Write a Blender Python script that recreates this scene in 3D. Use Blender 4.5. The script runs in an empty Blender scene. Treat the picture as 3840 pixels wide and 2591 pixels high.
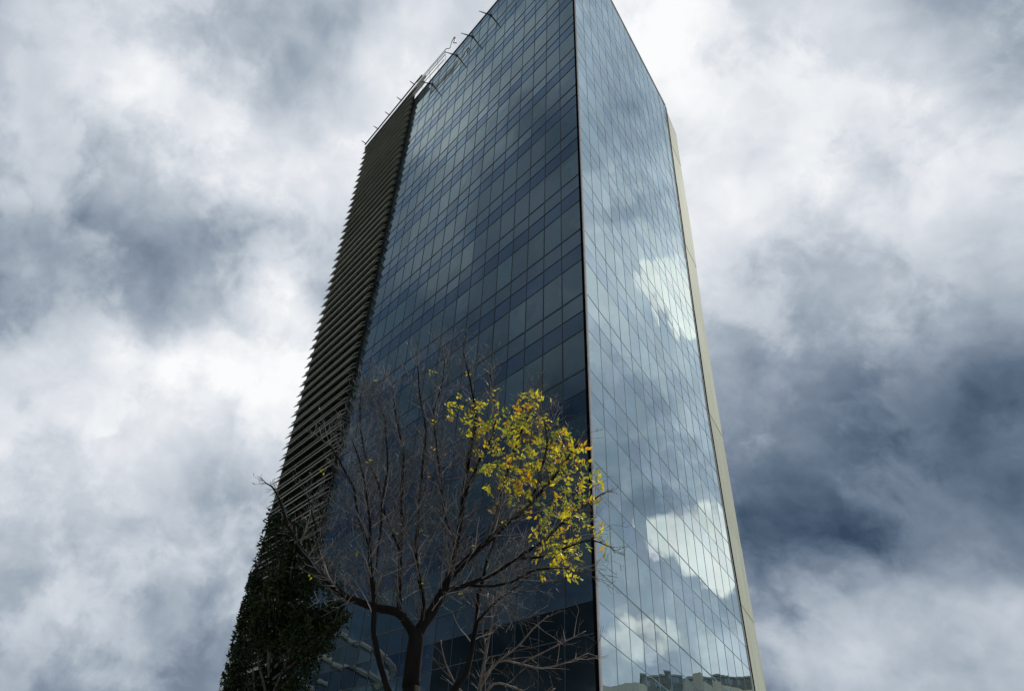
import bpy, math, random
from mathutils import Vector, Matrix, noise
random.seed(7)
S = bpy.context.scene
COL = S.collection
BLOBS= [[-0.4572,0.4893,0.7427,0.68],[-0.3741,0.4926,0.7857,0.72],[-0.2772,0.4913,0.8257,0.6],[-0.1888,0.4856,0.8536,0.5],[-0.1494,0.4636,0.8734,0.5],[-0.0827,0.4643,0.8818,0.62],[0.0138,0.444,0.8959,0.78],[-0.4514,0.5586,0.6958,0.62],[-0.3909,0.5512,0.7371,0.75],[-0.3295,0.5491,0.7681,0.88],[-0.2739,0.5798,0.7673,0.7],[-0.2311,0.5518,0.8013,0.62],[-0.1697,0.5294,0.8312,0.55],[-0.1176,0.5612,0.8193,0.66],[-0.0522,0.4968,0.8663,0.97],[-0.0735,0.5978,0.7983,0.95],[0.0116,0.4767,0.879,0.9],[-0.4332,0.6288,0.6458,0.55],[-0.3558,0.629,0.6912,0.62],[-0.278,0.641,0.7154,0.72],[-0.219,0.6142,0.7581,0.97],[-0.1665,0.6476,0.7436,0.9],[-0.1081,0.6476,0.7543,0.85],[-0.4292,0.69,0.5828,0.32],[-0.3777,0.7207,0.5814,0.35],[-0.4152,0.7415,0.527,0.34],[-0.335,0.7035,0.6268,0.42],[-0.2622,0.7085,0.6551,0.45],[-0.1872,0.7008,0.6884,0.45],[-0.1275,0.7066,0.696,0.5],[-0.077,0.7154,0.6945,0.62],[-0.3547,0.7664,0.5355,0.42],[-0.2837,0.7613,0.5831,0.5],[-0.2033,0.7617,0.6152,0.6],[-0.1231,0.7603,0.6378,0.9],[-0.1489,0.7882,0.5971,0.9],[-0.4125,0.7738,0.4808,0.62],[-0.3619,0.7847,0.5034,0.6],[-0.2857,0.7994,0.5285,0.85],[-0.3907,0.8078,0.4414,0.72],[-0.3245,0.8217,0.4685,0.72],[-0.223,0.828,0.5144,0.92],[-0.1586,0.824,0.544,0.92],[-0.3902,0.8335,0.3912,0.78],[-0.3348,0.8468,0.4133,0.85],[-0.2582,0.8625,0.4352,0.92],[-0.1773,0.87,0.4601,0.85],[-0.1279,0.8685,0.4788,0.75],[-0.3572,0.8707,0.338,0.69],[-0.2909,0.8859,0.3614,0.72],[-0.2171,0.8925,0.3953,0.69],[-0.1477,0.8953,0.4202,0.59],[-0.3198,0.9021,0.2898,0.54],[-0.2489,0.9151,0.3172,0.66],[-0.1724,0.9229,0.3442,0.62],[-0.1221,0.9197,0.3732,0.54],[-0.315,0.923,0.2211,0.56],[-0.248,0.9397,0.2355,0.56],[-0.17,0.9543,0.2459,0.44],[-0.1258,0.9555,0.2668,0.49],[-0.2842,0.9441,0.167,0.44],[-0.2045,0.9607,0.1875,0.39],[-0.1278,0.9713,0.2008,0.39],[0.2567,0.3848,0.8866,0.9],[0.3257,0.4021,0.8557,0.88],[0.3657,0.3614,0.8577,0.72],[0.4264,0.3631,0.8284,0.72],[0.4483,0.3206,0.8344,0.82],[0.5009,0.3057,0.8097,0.7],[0.5481,0.2909,0.7842,0.6],[0.5233,0.3636,0.7706,1.0],[0.4758,0.3749,0.7956,0.88],[0.5684,0.335,0.7515,0.65],[0.3298,0.4589,0.825,0.85],[0.3823,0.4739,0.7932,0.72],[0.4152,0.4373,0.7977,0.75],[0.4798,0.4283,0.7657,0.82],[0.5332,0.408,0.7411,0.78],[0.576,0.3785,0.7245,0.86],[0.6134,0.398,0.6821,0.68],[0.4701,0.4764,0.743,0.97],[0.4253,0.5165,0.7432,0.9],[0.5287,0.4607,0.7129,0.75],[0.5737,0.4368,0.6928,0.68],[0.4178,0.5595,0.7158,0.8],[0.4665,0.5342,0.705,0.62],[0.5172,0.5135,0.6847,0.62],[0.5672,0.4938,0.6591,0.55],[0.6092,0.468,0.6402,0.55],[0.6403,0.4518,0.6213,0.42],[0.4468,0.5954,0.6678,0.62],[0.4966,0.5751,0.6501,0.55],[0.5498,0.5531,0.6259,0.58],[0.596,0.5279,0.6051,0.42],[0.6378,0.5059,0.5807,0.23],[0.4719,0.6371,0.6095,0.53],[0.5138,0.6227,0.5902,0.41],[0.5571,0.5971,0.5772,0.35],[0.6001,0.5722,0.559,0.18],[0.6401,0.5531,0.5332,0.09],[0.6678,0.5283,0.5243,0.08],[0.4931,0.6718,0.5529,0.43],[0.5369,0.6532,0.5339,0.31],[0.5824,0.6266,0.5178,0.21],[0.6266,0.6005,0.4968,0.13],[0.6673,0.57,0.4793,0.15],[0.5166,0.7051,0.4857,0.27],[0.5604,0.6774,0.4765,0.21],[0.6035,0.6497,0.4622,0.15],[0.6478,0.6199,0.4428,0.09],[0.6813,0.5934,0.4286,0.13],[0.528,0.7337,0.4277,0.07],[0.5706,0.7054,0.4204,0.05],[0.6151,0.6722,0.412,0.05],[0.6522,0.6442,0.3995,0.13],[0.6843,0.6107,0.3984,0.25],[0.5318,0.7529,0.3877,0.15],[0.574,0.7244,0.3818,0.25],[0.6118,0.694,0.3796,0.4],[0.6459,0.664,0.3767,0.45],[0.6817,0.6319,0.3688,0.6],[0.5415,0.7633,0.3523,0.6],[0.5823,0.7329,0.3518,0.62],[0.6278,0.6932,0.3541,0.62],[0.6681,0.658,0.3473,0.56],[0.5429,0.7757,0.3218,0.44],[0.5899,0.7421,0.3182,0.49],[0.6372,0.7003,0.3216,0.54],[0.6811,0.6605,0.316,0.44],[0.5508,0.7835,0.2878,0.36],[0.5996,0.7461,0.2895,0.39],[0.6429,0.7089,0.29,0.34],[0.6881,0.6653,0.2896,0.39],[-0.3819,0.2236,0.8968,0.36],[-0.4222,0.1654,0.8913,0.36],[-0.4084,0.3074,0.8595,0.48],[-0.4606,0.209,0.8627,0.32],[-0.4408,0.3345,0.8329,0.66],[-0.4863,0.2796,0.8278,0.46],[-0.5315,0.2073,0.8213,0.2],[-0.4808,0.4034,0.7785,0.26],[-0.5156,0.342,0.7856,0.41],[-0.5655,0.2626,0.7818,0.28],[-0.6128,0.2205,0.7589,0.31],[-0.5487,0.446,0.7071,0.26],[-0.5817,0.3696,0.7246,0.38],[-0.6392,0.3102,0.7037,0.22],[-0.6758,0.2444,0.6954,0.36],[-0.6086,0.4894,0.6245,0.16],[-0.6533,0.4108,0.636,0.16],[-0.6989,0.3332,0.6328,0.18],[-0.7306,0.2533,0.634,0.24],[-0.6579,0.5258,0.5391,0.1],[-0.7115,0.4322,0.554,0.08],[-0.76,0.3253,0.5626,0.08],[-0.7832,0.2616,0.5641,0.08],[-0.7105,0.553,0.4353,0.06],[-0.7691,0.4512,0.4526,0.04],[-0.8158,0.346,0.4633,0.06],[-0.8512,0.2827,0.4423,0.08],[-0.7634,0.5523,0.3349,0.06],[-0.8139,0.4634,0.3504,0.12],[-0.8588,0.3614,0.363,0.06],[-0.8721,0.2913,0.3931,0.08],[0.4266,0.1707,0.8882,0.52],[0.4549,0.2225,0.8623,0.46],[0.5255,0.2129,0.8237,0.5],[0.5102,0.2677,0.8173,0.43],[0.5822,0.2531,0.7726,0.46],[0.5782,0.3064,0.7562,0.4],[0.6685,0.2572,0.6978,0.5],[0.7072,0.3193,0.6308,0.44],[0.7719,0.2934,0.564,0.48],[0.7653,0.3519,0.539,0.44],[0.742,0.4025,0.5362,0.52],[0.6955,0.3746,0.6132,0.5],[0.8224,0.3238,0.4678,0.46],[0.7783,0.3914,0.491,0.44],[0.8565,0.3323,0.3949,0.5],[0.8722,0.3201,0.3699,0.6],[0.8294,0.4343,0.3515,0.52],[0.8588,0.3832,0.3401,0.56]]
PUFFS= [[0.6363,0.3357,0.6946,2.6,1.25],[0.6509,0.3508,0.6733,2.2,1.25],[0.637,0.3252,0.6989,1.6,1.25],[0.6613,0.3644,0.6557,1.5,1.25],[0.8203,0.3707,0.4356,1.5,1.1],[0.8022,0.4017,0.4417,2.4,1.1],[0.7935,0.4239,0.4367,2.6,1.1],[0.8013,0.4301,0.4158,2.6,1.1],[0.8058,0.4145,0.4229,2.0,1.1],[0.8031,0.444,0.3973,1.6,1.1],[0.8798,0.3374,0.3349,1.8,0.62],[0.8724,0.3612,0.3294,2.0,0.62],[0.8646,0.3841,0.3238,1.7,0.62],[0.8899,0.3319,0.313,2.0,0.62]]
LIMBS= {'A':[[2.05,12,0.0,0.26],[2.024,12.0,4.245,0.142],[2.004,12.0,4.623,0.1381],[1.997,12.0,5.021,0.1341],[2.002,12.0,5.404,0.1224],[1.999,12.0,5.546,0.0871]],'L1':[[1.99,12.0,5.02,0.0847],[1.985,11.96,5.354,0.1003],[1.774,11.92,5.617,0.0869],[1.569,11.88,5.706,0.0835],[1.231,11.84,5.685,0.0723],[0.926,11.8,5.707,0.065],[0.652,11.76,5.758,0.0578],[0.318,11.72,5.93,0.0509],[-0.002,11.7,6.194,0.0441],[-0.338,11.7,6.511,0.0374],[-0.616,11.7,6.939,0.0275],[-0.854,11.7,7.267,0.0217],[-1.01,11.7,7.351,0.014]],'L1a':[[0.325,12.0,6.034,0.0298],[0.135,11.84,6.399,0.024],[-0.007,11.7,6.792,0.019],[-0.229,11.7,7.245,0.0155]],'L2':[[2.05,12.0,1.4,0.13],[1.75,12.0,2.6,0.12],[1.886,12.0,4.093,0.0671],[1.636,11.92,4.531,0.0615],[1.446,11.84,4.866,0.0554],[1.278,11.76,5.216,0.0526],[1.205,11.68,5.599,0.0499],[1.075,11.6,6.057,0.0435],[0.967,11.52,6.461,0.0369],[0.92,11.5,6.921,0.0301],[0.766,11.5,7.388,0.0231],[0.575,11.5,7.959,0.019],[0.324,11.5,8.456,0.0146]],'L2a':[[1.008,12.0,6.664,0.0307],[0.709,11.76,7.155,0.0263],[0.534,11.52,7.514,0.0233],[0.246,11.4,7.824,0.0196],[-0.053,11.4,8.207,0.0144]],'L2b':[[1.13,12.0,6.292,0.0302],[1.135,11.936,6.997,0.0249],[1.074,11.872,7.643,0.024],[1.06,11.808,8.341,0.0197],[0.867,11.8,9.173,0.0154],[0.672,11.8,9.752,0.0114]],'C1':[[1.997,12.0,5.021,0.0635],[1.973,12.071,5.453,0.0653],[1.744,12.142,5.715,0.0591],[1.631,12.213,6.246,0.0534],[1.578,12.284,6.909,0.0474],[1.548,12.356,7.538,0.045],[1.45,12.4,8.274,0.0382],[1.382,12.4,9.049,0.0351],[1.144,12.4,9.727,0.0271],[0.966,12.4,10.465,0.0186]],'C1a':[[1.542,12.0,6.786,0.0309],[1.254,12.096,7.351,0.0279],[1.014,12.192,8.062,0.0249],[0.65,12.288,8.7,0.0215],[0.415,12.3,9.473,0.0178],[0.325,12.3,10.223,0.0119]],'C2':[[2.021,12.0,5.55,0.0653],[2.092,12.12,5.933,0.0522],[1.975,12.24,6.491,0.0464],[1.871,12.36,7.092,0.0401],[1.853,12.48,7.941,0.0352],[1.823,12.6,8.864,0.0308],[1.792,12.6,9.693,0.0273],[1.6,12.6,10.541,0.0217],[1.437,12.6,11.337,0.0146]],'R1':[[1.976,12.0,5.017,0.0847],[2.018,12.016,5.483,0.1086],[2.185,12.032,5.814,0.0958],[2.34,12.048,6.192,0.0903],[2.491,12.064,6.703,0.0695],[2.555,12.08,7.39,0.0559],[2.6,12.096,8.121,0.0497],[2.627,12.1,8.892,0.0428],[2.702,12.1,9.837,0.0357],[2.567,12.1,10.689,0.0277],[2.326,12.1,11.579,0.0153]],'R1b':[[2.52,12.0,7.094,0.0392],[2.284,12.133,7.79,0.0368],[2.154,12.267,8.571,0.0341],[2.009,12.4,9.416,0.0285],[1.902,12.5,10.211,0.0241],[2.009,12.5,11.055,0.0172],[1.999,12.5,11.669,0.0118]],'R1c':[[2.579,12.0,8.069,0.0369],[2.793,11.96,8.857,0.034],[3.046,11.92,9.604,0.0263],[3.047,11.9,10.343,0.0198],[2.891,11.9,10.984,0.013]],'R2':[[2.331,12.0,6.173,0.0674],[2.564,11.863,6.643,0.0608],[2.888,11.726,7.067,0.0539],[3.223,11.589,7.461,0.0467],[3.606,11.451,7.874,0.0394],[4.03,11.4,8.487,0.0323],[4.368,11.4,9.039,0.0249],[4.619,11.4,9.594,0.017]],'R2b':[[3.031,12.0,7.279,0.0396],[3.206,11.872,7.888,0.0339],[3.304,11.744,8.58,0.0298],[3.451,11.616,9.323,0.0255],[3.649,11.6,9.981,0.0192],[3.775,11.6,10.501,0.0134]],'R2c':[[3.779,12.0,8.175,0.033],[3.863,11.52,8.6,0.0262],[3.838,11.1,9.022,0.0203],[3.792,11.1,9.598,0.0142]],'R3':[[2.361,12.0,6.257,0.0527],[2.727,11.817,6.39,0.0449],[3.122,11.634,6.606,0.0374],[3.476,11.451,6.891,0.033],[3.871,11.269,7.227,0.0287],[4.276,11.2,7.703,0.0231],[4.642,11.2,8.09,0.0172],[4.977,11.2,8.391,0.0111]],'R3b':[[3.643,12.0,7.144,0.0283],[4.012,11.56,7.096,0.0229],[4.239,11.12,7.13,0.0178],[4.535,10.9,7.226,0.0147],[4.872,10.9,7.186,0.0096]],'R4':[[2.769,12.0,6.464,0.0304],[3.114,11.84,6.445,0.0256],[3.445,11.68,6.555,0.0225],[3.873,11.6,6.841,0.0196],[4.417,11.6,6.964,0.0152]],'S1':[[2.05,12.0,1.4,0.13],[2.35,12.0,2.6,0.12],[2.627,12.0,4.241,0.0676],[2.711,12.089,4.721,0.0629],[2.887,12.178,5.045,0.0572],[2.973,12.267,5.504,0.0516],[3.054,12.356,5.989,0.0456],[3.107,12.444,6.495,0.0391],[3.187,12.5,7.024,0.0322],[3.323,12.5,7.572,0.0248],[3.414,12.5,8.324,0.0188],[3.606,12.5,9.051,0.0141]],'S1b':[[2.966,12.0,5.863,0.0258],[3.336,12.32,6.346,0.0231],[3.802,12.6,6.865,0.0193],[4.125,12.6,7.189,0.0147]]}
LEAFY= [[2.163,11.5,9.788,0.259,1],[2.874,11.5,9.714,0.344,0.7],[2.59,11.5,10.008,0.244,1],[2.5,11.5,9.411,0.22,0.7],[2.33,11.5,9.366,0.212,0.2],[3.744,11.5,10.316,0.141,1],[3.532,11.5,9.782,0.345,0.9],[3.197,11.5,9.339,0.423,1],[3.889,11.5,9.466,0.255,0.4],[4.41,11.5,9.399,0.237,0.8],[4.106,11.5,9.126,0.377,0.8],[3.477,11.5,8.681,0.451,0.75],[4.488,11.5,8.885,0.373,1],[4.065,11.5,8.455,0.446,1.0],[3.81,11.5,8.859,0.331,1],[4.735,11.5,8.619,0.18,0.5],[5.152,11.5,8.583,0.098,0.8],[3.908,11.5,7.625,0.351,0.9],[4.474,11.5,8.017,0.398,0.9],[4.708,11.5,7.643,0.273,0.9],[5.068,11.5,7.643,0.141,0.7],[4.147,11.5,7.265,0.383,0.9],[4.54,11.5,7.274,0.268,0.9],[4.38,11.5,6.996,0.212,0.5],[2.001,11.5,9.18,0.101,0.5],[2.525,11.5,8.491,0.098,0.4],[2.928,11.5,7.998,0.111,0.3],[1.936,11.5,8.965,0.083,0.4],[2.881,11.5,8.817,0.289,0.7],[3.242,11.5,8.254,0.322,0.6],[3.577,11.5,8.066,0.319,0.6]]
BARE= {'P1':[[3.717,14,0,0.16],[3.717,14.0,3.972,0.0914],[3.604,14.0,5.083,0.0724],[3.632,14.0,5.547,0.0575],[3.707,14.0,6.123,0.0422],[3.787,14.0,6.73,0.0347],[3.952,14.0,7.39,0.0232],[4.025,14.0,7.825,0.0136]],'P2':[[3.632,14.0,5.547,0.0411],[3.933,14.0,5.926,0.0334],[4.307,14.0,6.291,0.0289],[4.604,14.0,6.691,0.0225],[4.913,14.0,7.018,0.0123]],'P3':[[3.625,14.0,5.39,0.0408],[3.933,14.0,5.926,0.0376],[4.36,14.0,5.975,0.0335],[4.789,14.0,5.984,0.0268],[5.307,14.0,6.213,0.0203],[5.705,14.0,6.461,0.012]],'P4':[[3.604,14.0,5.083,0.0482],[3.869,14.0,5.518,0.0369],[4.289,14.0,5.526,0.0328],[4.711,14.0,5.458,0.0245],[5.046,14.0,5.681,0.0165]],'P5':[[4.36,14.0,5.975,0.0251],[4.786,14.0,6.268,0.0212],[5.312,14.0,6.629,0.0173],[5.672,14.0,6.877,0.0105]],'P6':[[3.707,14.0,6.123,0.0253],[3.596,14.0,6.517,0.0215],[3.786,14.0,7.082,0.0176],[4.182,14.0,7.349,0.0116]],'P7':[[3.604,14.0,5.083,0.0402],[3.215,14.0,5.306,0.0325],[2.926,14.0,5.716,0.0248],[2.803,14.0,6.096,0.0152]]}
DARK= [[-1.132,17.0,8.413,0.43],[-1.147,17.0,7.628,0.418],[-1.186,17.0,6.984,0.51],[-1.224,17.0,6.368,0.598],[-1.21,17.0,5.603,0.677],[-0.506,17.0,8.558,0.648],[0.02,17.0,7.674,0.837],[-0.741,17.0,7.72,0.734],[-0.692,17.0,6.683,0.807],[0.217,17.0,6.779,0.81],[0.635,17.0,7.28,0.619],[0.895,17.0,7.027,0.358],[0.575,17.0,6.556,0.452],[-0.883,17.0,5.86,0.782],[-0.077,17.0,5.84,0.879],[-0.831,17.0,4.955,0.755],[-0.054,17.0,4.937,0.848],[0.458,17.0,6.142,0.395],[-0.928,17.0,8.928,0.383]]


# ------------------------------------------------------------------ helpers
def tag(o, label=None, cat=None, group=None, kind=None):
    if label: o['label'] = label
    if cat: o['category'] = cat
    if group: o['group'] = group
    if kind: o['kind'] = kind
    return o

def empty(name, loc, label, cat, group=None):
    o = bpy.data.objects.new(name, None); COL.objects.link(o); o.location = loc
    return tag(o, label, cat, group)

class MB:
    def __init__(s): s.v = []; s.f = []; s.c = []; s.mi = []
    def poly(s, pts, col=None, mi=0):
        b = len(s.v); s.v += [tuple(p) for p in pts]; s.f.append(tuple(range(b, b+len(pts)))); s.c.append(col or (1,1,1,1)); s.mi.append(mi)
    def hexa(s, a, b, col=None, mi=0):
        """a: 4 points (one end), b: 4 matching points (other end)"""
        k = len(s.v); s.v += [tuple(p) for p in a] + [tuple(p) for p in b]
        for q in ((3,2,1,0),(4,5,6,7),(0,1,5,4),(1,2,6,5),(2,3,7,6),(3,0,4,7)):
            s.f.append(tuple(k+i for i in q)); s.c.append(col or (1,1,1,1)); s.mi.append(mi)
    def box(s, lo, hi, col=None, T=None, mi=0):
        x0,y0,z0 = lo; x1,y1,z1 = hi
        a = [(x0,y0,z0),(x1,y0,z0),(x1,y1,z0),(x0,y1,z0)]; b = [(x,y,z1) for x,y,_ in a]
        if T: a = [T(*p) for p in a]; b = [T(*p) for p in b]
        s.hexa(a, b, col, mi)
    def tube(s, pts, n=6, col=None, cap=True):
        """pts: (x,y,z,r)"""
        P = [Vector(p[:3]) for p in pts]; base = len(s.v)
        side = None
        for i, p in enumerate(P):
            t = (P[min(i+1, len(P)-1)] - P[max(i-1, 0)])
            if t.length < 1e-9: t = Vector((0,0,1))
            t.normalize()
            if side is None: side = t.orthogonal().normalized()
            side = (side - t*side.dot(t))
            if side.length < 1e-6: side = t.orthogonal()
            side.normalize(); up = t.cross(side)
            r = pts[i][3]
            for k in range(n):
                a = 2*math.pi*k/n
                s.v.append(tuple(p + (side*math.cos(a) + up*math.sin(a))*r))
        for i in range(len(P)-1):
            for k in range(n):
                a = base+i*n+k; b = base+i*n+(k+1) % n
                s.f.append((a, b, b+n, a+n)); s.c.append(col or (1,1,1,1)); s.mi.append(0)
        if cap:
            s.f.append(tuple(base+k for k in range(n))[::-1]); s.c.append(col or (1,1,1,1)); s.mi.append(0)
            s.f.append(tuple(base+(len(P)-1)*n+k for k in range(n))); s.c.append(col or (1,1,1,1)); s.mi.append(0)
    def build(s, name, mats, parent=None, smooth=False):
        me = bpy.data.meshes.new(name); me.from_pydata(s.v, [], s.f)
        if not isinstance(mats, (list, tuple)): mats = [mats]
        for m in mats: me.materials.append(m)
        ca = me.color_attributes.new('tint', 'FLOAT_COLOR', 'CORNER')
        buf = []
        for f, c in zip(s.f, s.c): buf += list(c)*len(f)
        ca.data.foreach_set('color', buf)
        me.polygons.foreach_set('material_index', s.mi)
        if smooth: me.polygons.foreach_set('use_smooth', [True]*len(s.f))
        me.update()
        o = bpy.data.objects.new(name, me); COL.objects.link(o)
        if parent: o.parent = parent; o.matrix_parent_inverse = Matrix.Translation(-parent.location)
        return o

class NT:
    def __init__(s, tree): s.t = tree; tree.nodes.clear()
    def n(s, typ, **kw):
        nd = s.t.nodes.new(typ)
        for k, v in kw.items(): setattr(nd, k, v)
        return nd
    def l(s, a, b): s.t.links.new(a, b)
    def val(s, sock, v):
        if hasattr(v, 'is_linked') or isinstance(v, bpy.types.NodeSocket): s.l(v, sock)
        else: sock.default_value = v
    def math(s, op, a, b=None, c=None, clamp=False):
        m = s.n('ShaderNodeMath', operation=op); m.use_clamp = clamp
        s.val(m.inputs[0], a)
        if b is not None: s.val(m.inputs[1], b)
        if c is not None: s.val(m.inputs[2], c)
        return m.outputs[0]
    def vmath(s, op, a, b=None, out=0):
        m = s.n('ShaderNodeVectorMath', operation=op)
        s.val(m.inputs[0], a)
        if b is not None:
            if op == 'SCALE': s.val(m.inputs['Scale'], b)
            else: s.val(m.inputs[1], b)
        return m.outputs[out]
    def noise(s, vec, scale, detail=4, rough=.5, lac=2., dist=0., col=False):
        m = s.n('ShaderNodeTexNoise'); s.l(vec, m.inputs['Vector'])
        m.inputs['Scale'].default_value = scale; m.inputs['Detail'].default_value = detail
        m.inputs['Roughness'].default_value = rough; m.inputs['Lacunarity'].default_value = lac; m.inputs['Distortion'].default_value = dist
        return m.outputs['Color' if col else 'Fac']
    def ramp(s, fac, stops, interp='LINEAR'):
        m = s.n('ShaderNodeValToRGB'); s.val(m.inputs[0], fac); cr = m.color_ramp; cr.interpolation = interp
        cr.elements[0].position = stops[0][0]; cr.elements[0].color = (*stops[0][1], 1)
        cr.elements[1].position = stops[-1][0]; cr.elements[1].color = (*stops[-1][1], 1)
        for p, c in stops[1:-1]:
            e = cr.elements.new(p); e.color = (*c, 1)
        return m.outputs[0]
    def mix(s, fac, a, b, bt='MIX'):
        m = s.n('ShaderNodeMix', data_type='RGBA', blend_type=bt)
        s.val(m.inputs[0], fac); s.val(m.inputs[6], a); s.val(m.inputs[7], b)
        return m.outputs[2]

def srgb(r, g, b):
    f = lambda c: (c/255/12.92) if c/255 <= .04045 else ((c/255+.055)/1.055)**2.4
    return (f(r), f(g), f(b))

def mat(name):
    m = bpy.data.materials.new(name); m.use_nodes = True
    return m, NT(m.node_tree)

def surf_mat(name, c1, c2, scale=1.5, rough=.7, metal=0., bump=.1, bscale=20, tint=True, stretch=(1,1,1), detail=6, spec=.5):
    m, t = mat(name)
    tc = t.n('ShaderNodeTexCoord').outputs['Object']
    mp = t.n('ShaderNodeMapping'); t.l(tc, mp.inputs[0]); mp.inputs['Scale'].default_value = stretch
    nz = t.noise(mp.outputs[0], scale, detail, .6)
    c = t.ramp(nz, [(.3, c1), (.7, c2)])
    if tint:
        at = t.n('ShaderNodeAttribute', attribute_name='tint')
        c = t.mix(1., c, at.outputs['Color'], 'MULTIPLY')
    b = t.n('ShaderNodeBsdfPrincipled'); t.l(c, b.inputs['Base Color'])
    b.inputs['Roughness'].default_value = rough; b.inputs['Metallic'].default_value = metal
    b.inputs['Specular IOR Level'].default_value = spec
    if bump:
        n2 = t.noise(tc, bscale, 4, .6); bp = t.n('ShaderNodeBump'); bp.inputs['Strength'].default_value = bump
        t.l(n2, bp.inputs['Height']); t.l(bp.outputs[0], b.inputs['Normal'])
    o = t.n('ShaderNodeOutputMaterial'); t.l(b.outputs[0], o.inputs[0])
    return m

def glass_mat(name, body, refl, base=.18, gain=.8, power=3., rough=.0, bump=.02, spot=0.):
    """coated curtain-wall glass: dark body under a tinted mirror film that strengthens towards grazing"""
    m, t = mat(name)
    tc = t.n('ShaderNodeTexCoord').outputs['Object']
    at = t.n('ShaderNodeAttribute', attribute_name='tint').outputs['Color']
    dirt = t.noise(tc, .35, 5, .6)
    bc = t.mix(1., (*body, 1), at, 'MULTIPLY')
    rc = t.mix(.6, (*refl, 1), t.vmath('MINIMUM', at, (1.06, 1.06, 1.06)), 'MULTIPLY')
    w = t.noise(tc, .55, 2, .4); bp = t.n('ShaderNodeBump'); bp.inputs['Strength'].default_value = bump; bp.inputs['Distance'].default_value = .25
    t.l(w, bp.inputs['Height'])
    lw = t.n('ShaderNodeLayerWeight'); lw.inputs['Blend'].default_value = .5
    g = t.math('POWER', lw.outputs['Facing'], power)
    fac = t.math('MULTIPLY_ADD', g, gain, base, clamp=True)
    df = t.n('ShaderNodeBsdfDiffuse'); t.l(bc, df.inputs[0])
    gl = t.n('ShaderNodeBsdfGlossy'); t.l(rc, gl.inputs[0]); gl.inputs['Roughness'].default_value = rough
    t.l(bp.outputs[0], gl.inputs['Normal'])
    mx = t.n('ShaderNodeMixShader'); t.l(fac, mx.inputs[0]); t.l(df.outputs[0], mx.inputs[1]); t.l(gl.outputs[0], mx.inputs[2])
    o = t.n('ShaderNodeOutputMaterial'); t.l(mx.outputs[0], o.inputs[0])
    return m

# ------------------------------------------------------------------ render settings / camera
S.render.engine = 'CYCLES'
S.render.resolution_x = 1024; S.render.resolution_y = 690
S.view_settings.view_transform = 'Standard'; S.view_settings.look = 'None'
S.view_settings.exposure = 0; S.view_settings.gamma = 1
cam_d = bpy.data.cameras.new('camera'); cam = bpy.data.objects.new('camera', cam_d); COL.objects.link(cam)
cx = Vector((0.976221, -0.134163, 0.170274)); cy = Vector((0.216778, 0.604178, -0.766796)); cz = Vector((0, 0.785474, 0.618895))
Rm = Matrix((cx, -cy, -cz)).transposed().to_4x4()
cam.matrix_world = Matrix.Translation((0, 0, 1.6)) @ Rm
cam_d.sensor_width = 36; cam_d.lens = 720.756*36/1024; cam_d.shift_x = (512-355.7)/1024
cam_d.clip_start = .1; cam_d.clip_end = 6000
S.camera = cam

# ------------------------------------------------------------------ sun + sky
SUN_AZ, SUN_EL = math.radians(50), math.radians(48)      # azimuth from +Y towards +X
sd = Vector((math.sin(SUN_AZ)*math.cos(SUN_EL), math.cos(SUN_AZ)*math.cos(SUN_EL), math.sin(SUN_EL)))
sl = bpy.data.lights.new('sun', 'SUN'); sl.energy = 3.4; sl.angle = math.radians(.5); sl.color = (1, .94, .84)
so = bpy.data.objects.new('sun', sl); COL.objects.link(so); so.rotation_euler = sd.to_track_quat('Z', 'Y').to_euler()
so.location = sd*200

W = bpy.data.worlds.new('World'); S.world = W; W.use_nodes = True
t = NT(W.node_tree)
D0 = t.n('ShaderNodeTexCoord').outputs['Generated']
sky = t.n('ShaderNodeTexSky', sky_type='NISHITA'); sky.sun_disc = False
sky.sun_elevation = SUN_EL; sky.sun_rotation = SUN_AZ
# cloud-plane coordinates make the cloud texture foreshorten towards the horizon
sep = t.n('ShaderNodeSeparateXYZ'); t.l(D0, sep.inputs[0])
inv = t.math('DIVIDE', 1., t.math('MAXIMUM', t.math('ADD', sep.outputs[2], .35), .12))
PL = t.vmath('SCALE', D0, inv)
w1 = t.vmath('SUBTRACT', t.noise(PL, 3.0, 5, .6, col=True), (.5, .5, .5))
w2 = t.vmath('SUBTRACT', t.noise(PL, 11., 3, .6, col=True), (.5, .5, .5))
D = t.vmath('ADD', D0, t.vmath('ADD', t.vmath('SCALE', w1, .075), t.vmath('SCALE', w2, .05)))
D = t.vmath('NORMALIZE', D)
num = 0.; den = 1e-6
K = 850.
for bx, by, bz, v in BLOBS:
    dt = t.vmath('DOT_PRODUCT', D, (bx, by, bz), out=1)
    w = t.math('EXPONENT', t.math('MULTIPLY_ADD', dt, K, -K))
    num = t.math('MULTIPLY_ADD', w, v, num) if num != 0. else t.math('MULTIPLY', w, v)
    den = t.math('ADD', w, den)
# a faint even layer of mid cloud for every direction without a mapped bank
num = t.math('ADD', num, .0006*.55); den = t.math('ADD', den, .0006)
base = t.math('DIVIDE', num, den)
nA = t.math('SUBTRACT', t.noise(PL, 3.2, 6, .5, dist=.2), .5)
w3 = t.vmath('SUBTRACT', t.noise(D0, 7., 5, .55, col=True), (.5, .5, .5))
DW = t.vmath('ADD', D0, t.vmath('SCALE', w3, .075))
nB = t.math('SUBTRACT', t.noise(DW, 8., 8, .52), .5)
bil = t.math('ABSOLUTE', t.math('SUBTRACT', t.noise(DW, 6.5, 9, .56), .5))      # billowed edges
nC = t.math('SUBTRACT', t.math('MULTIPLY', bil, 2.), .16)
nF = t.math('SUBTRACT', t.noise(DW, 30., 6, .65), .5)
fac = t.math('MULTIPLY_ADD', nA, .14, base)
fac = t.math('MULTIPLY_ADD', nB, .2, fac)
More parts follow.
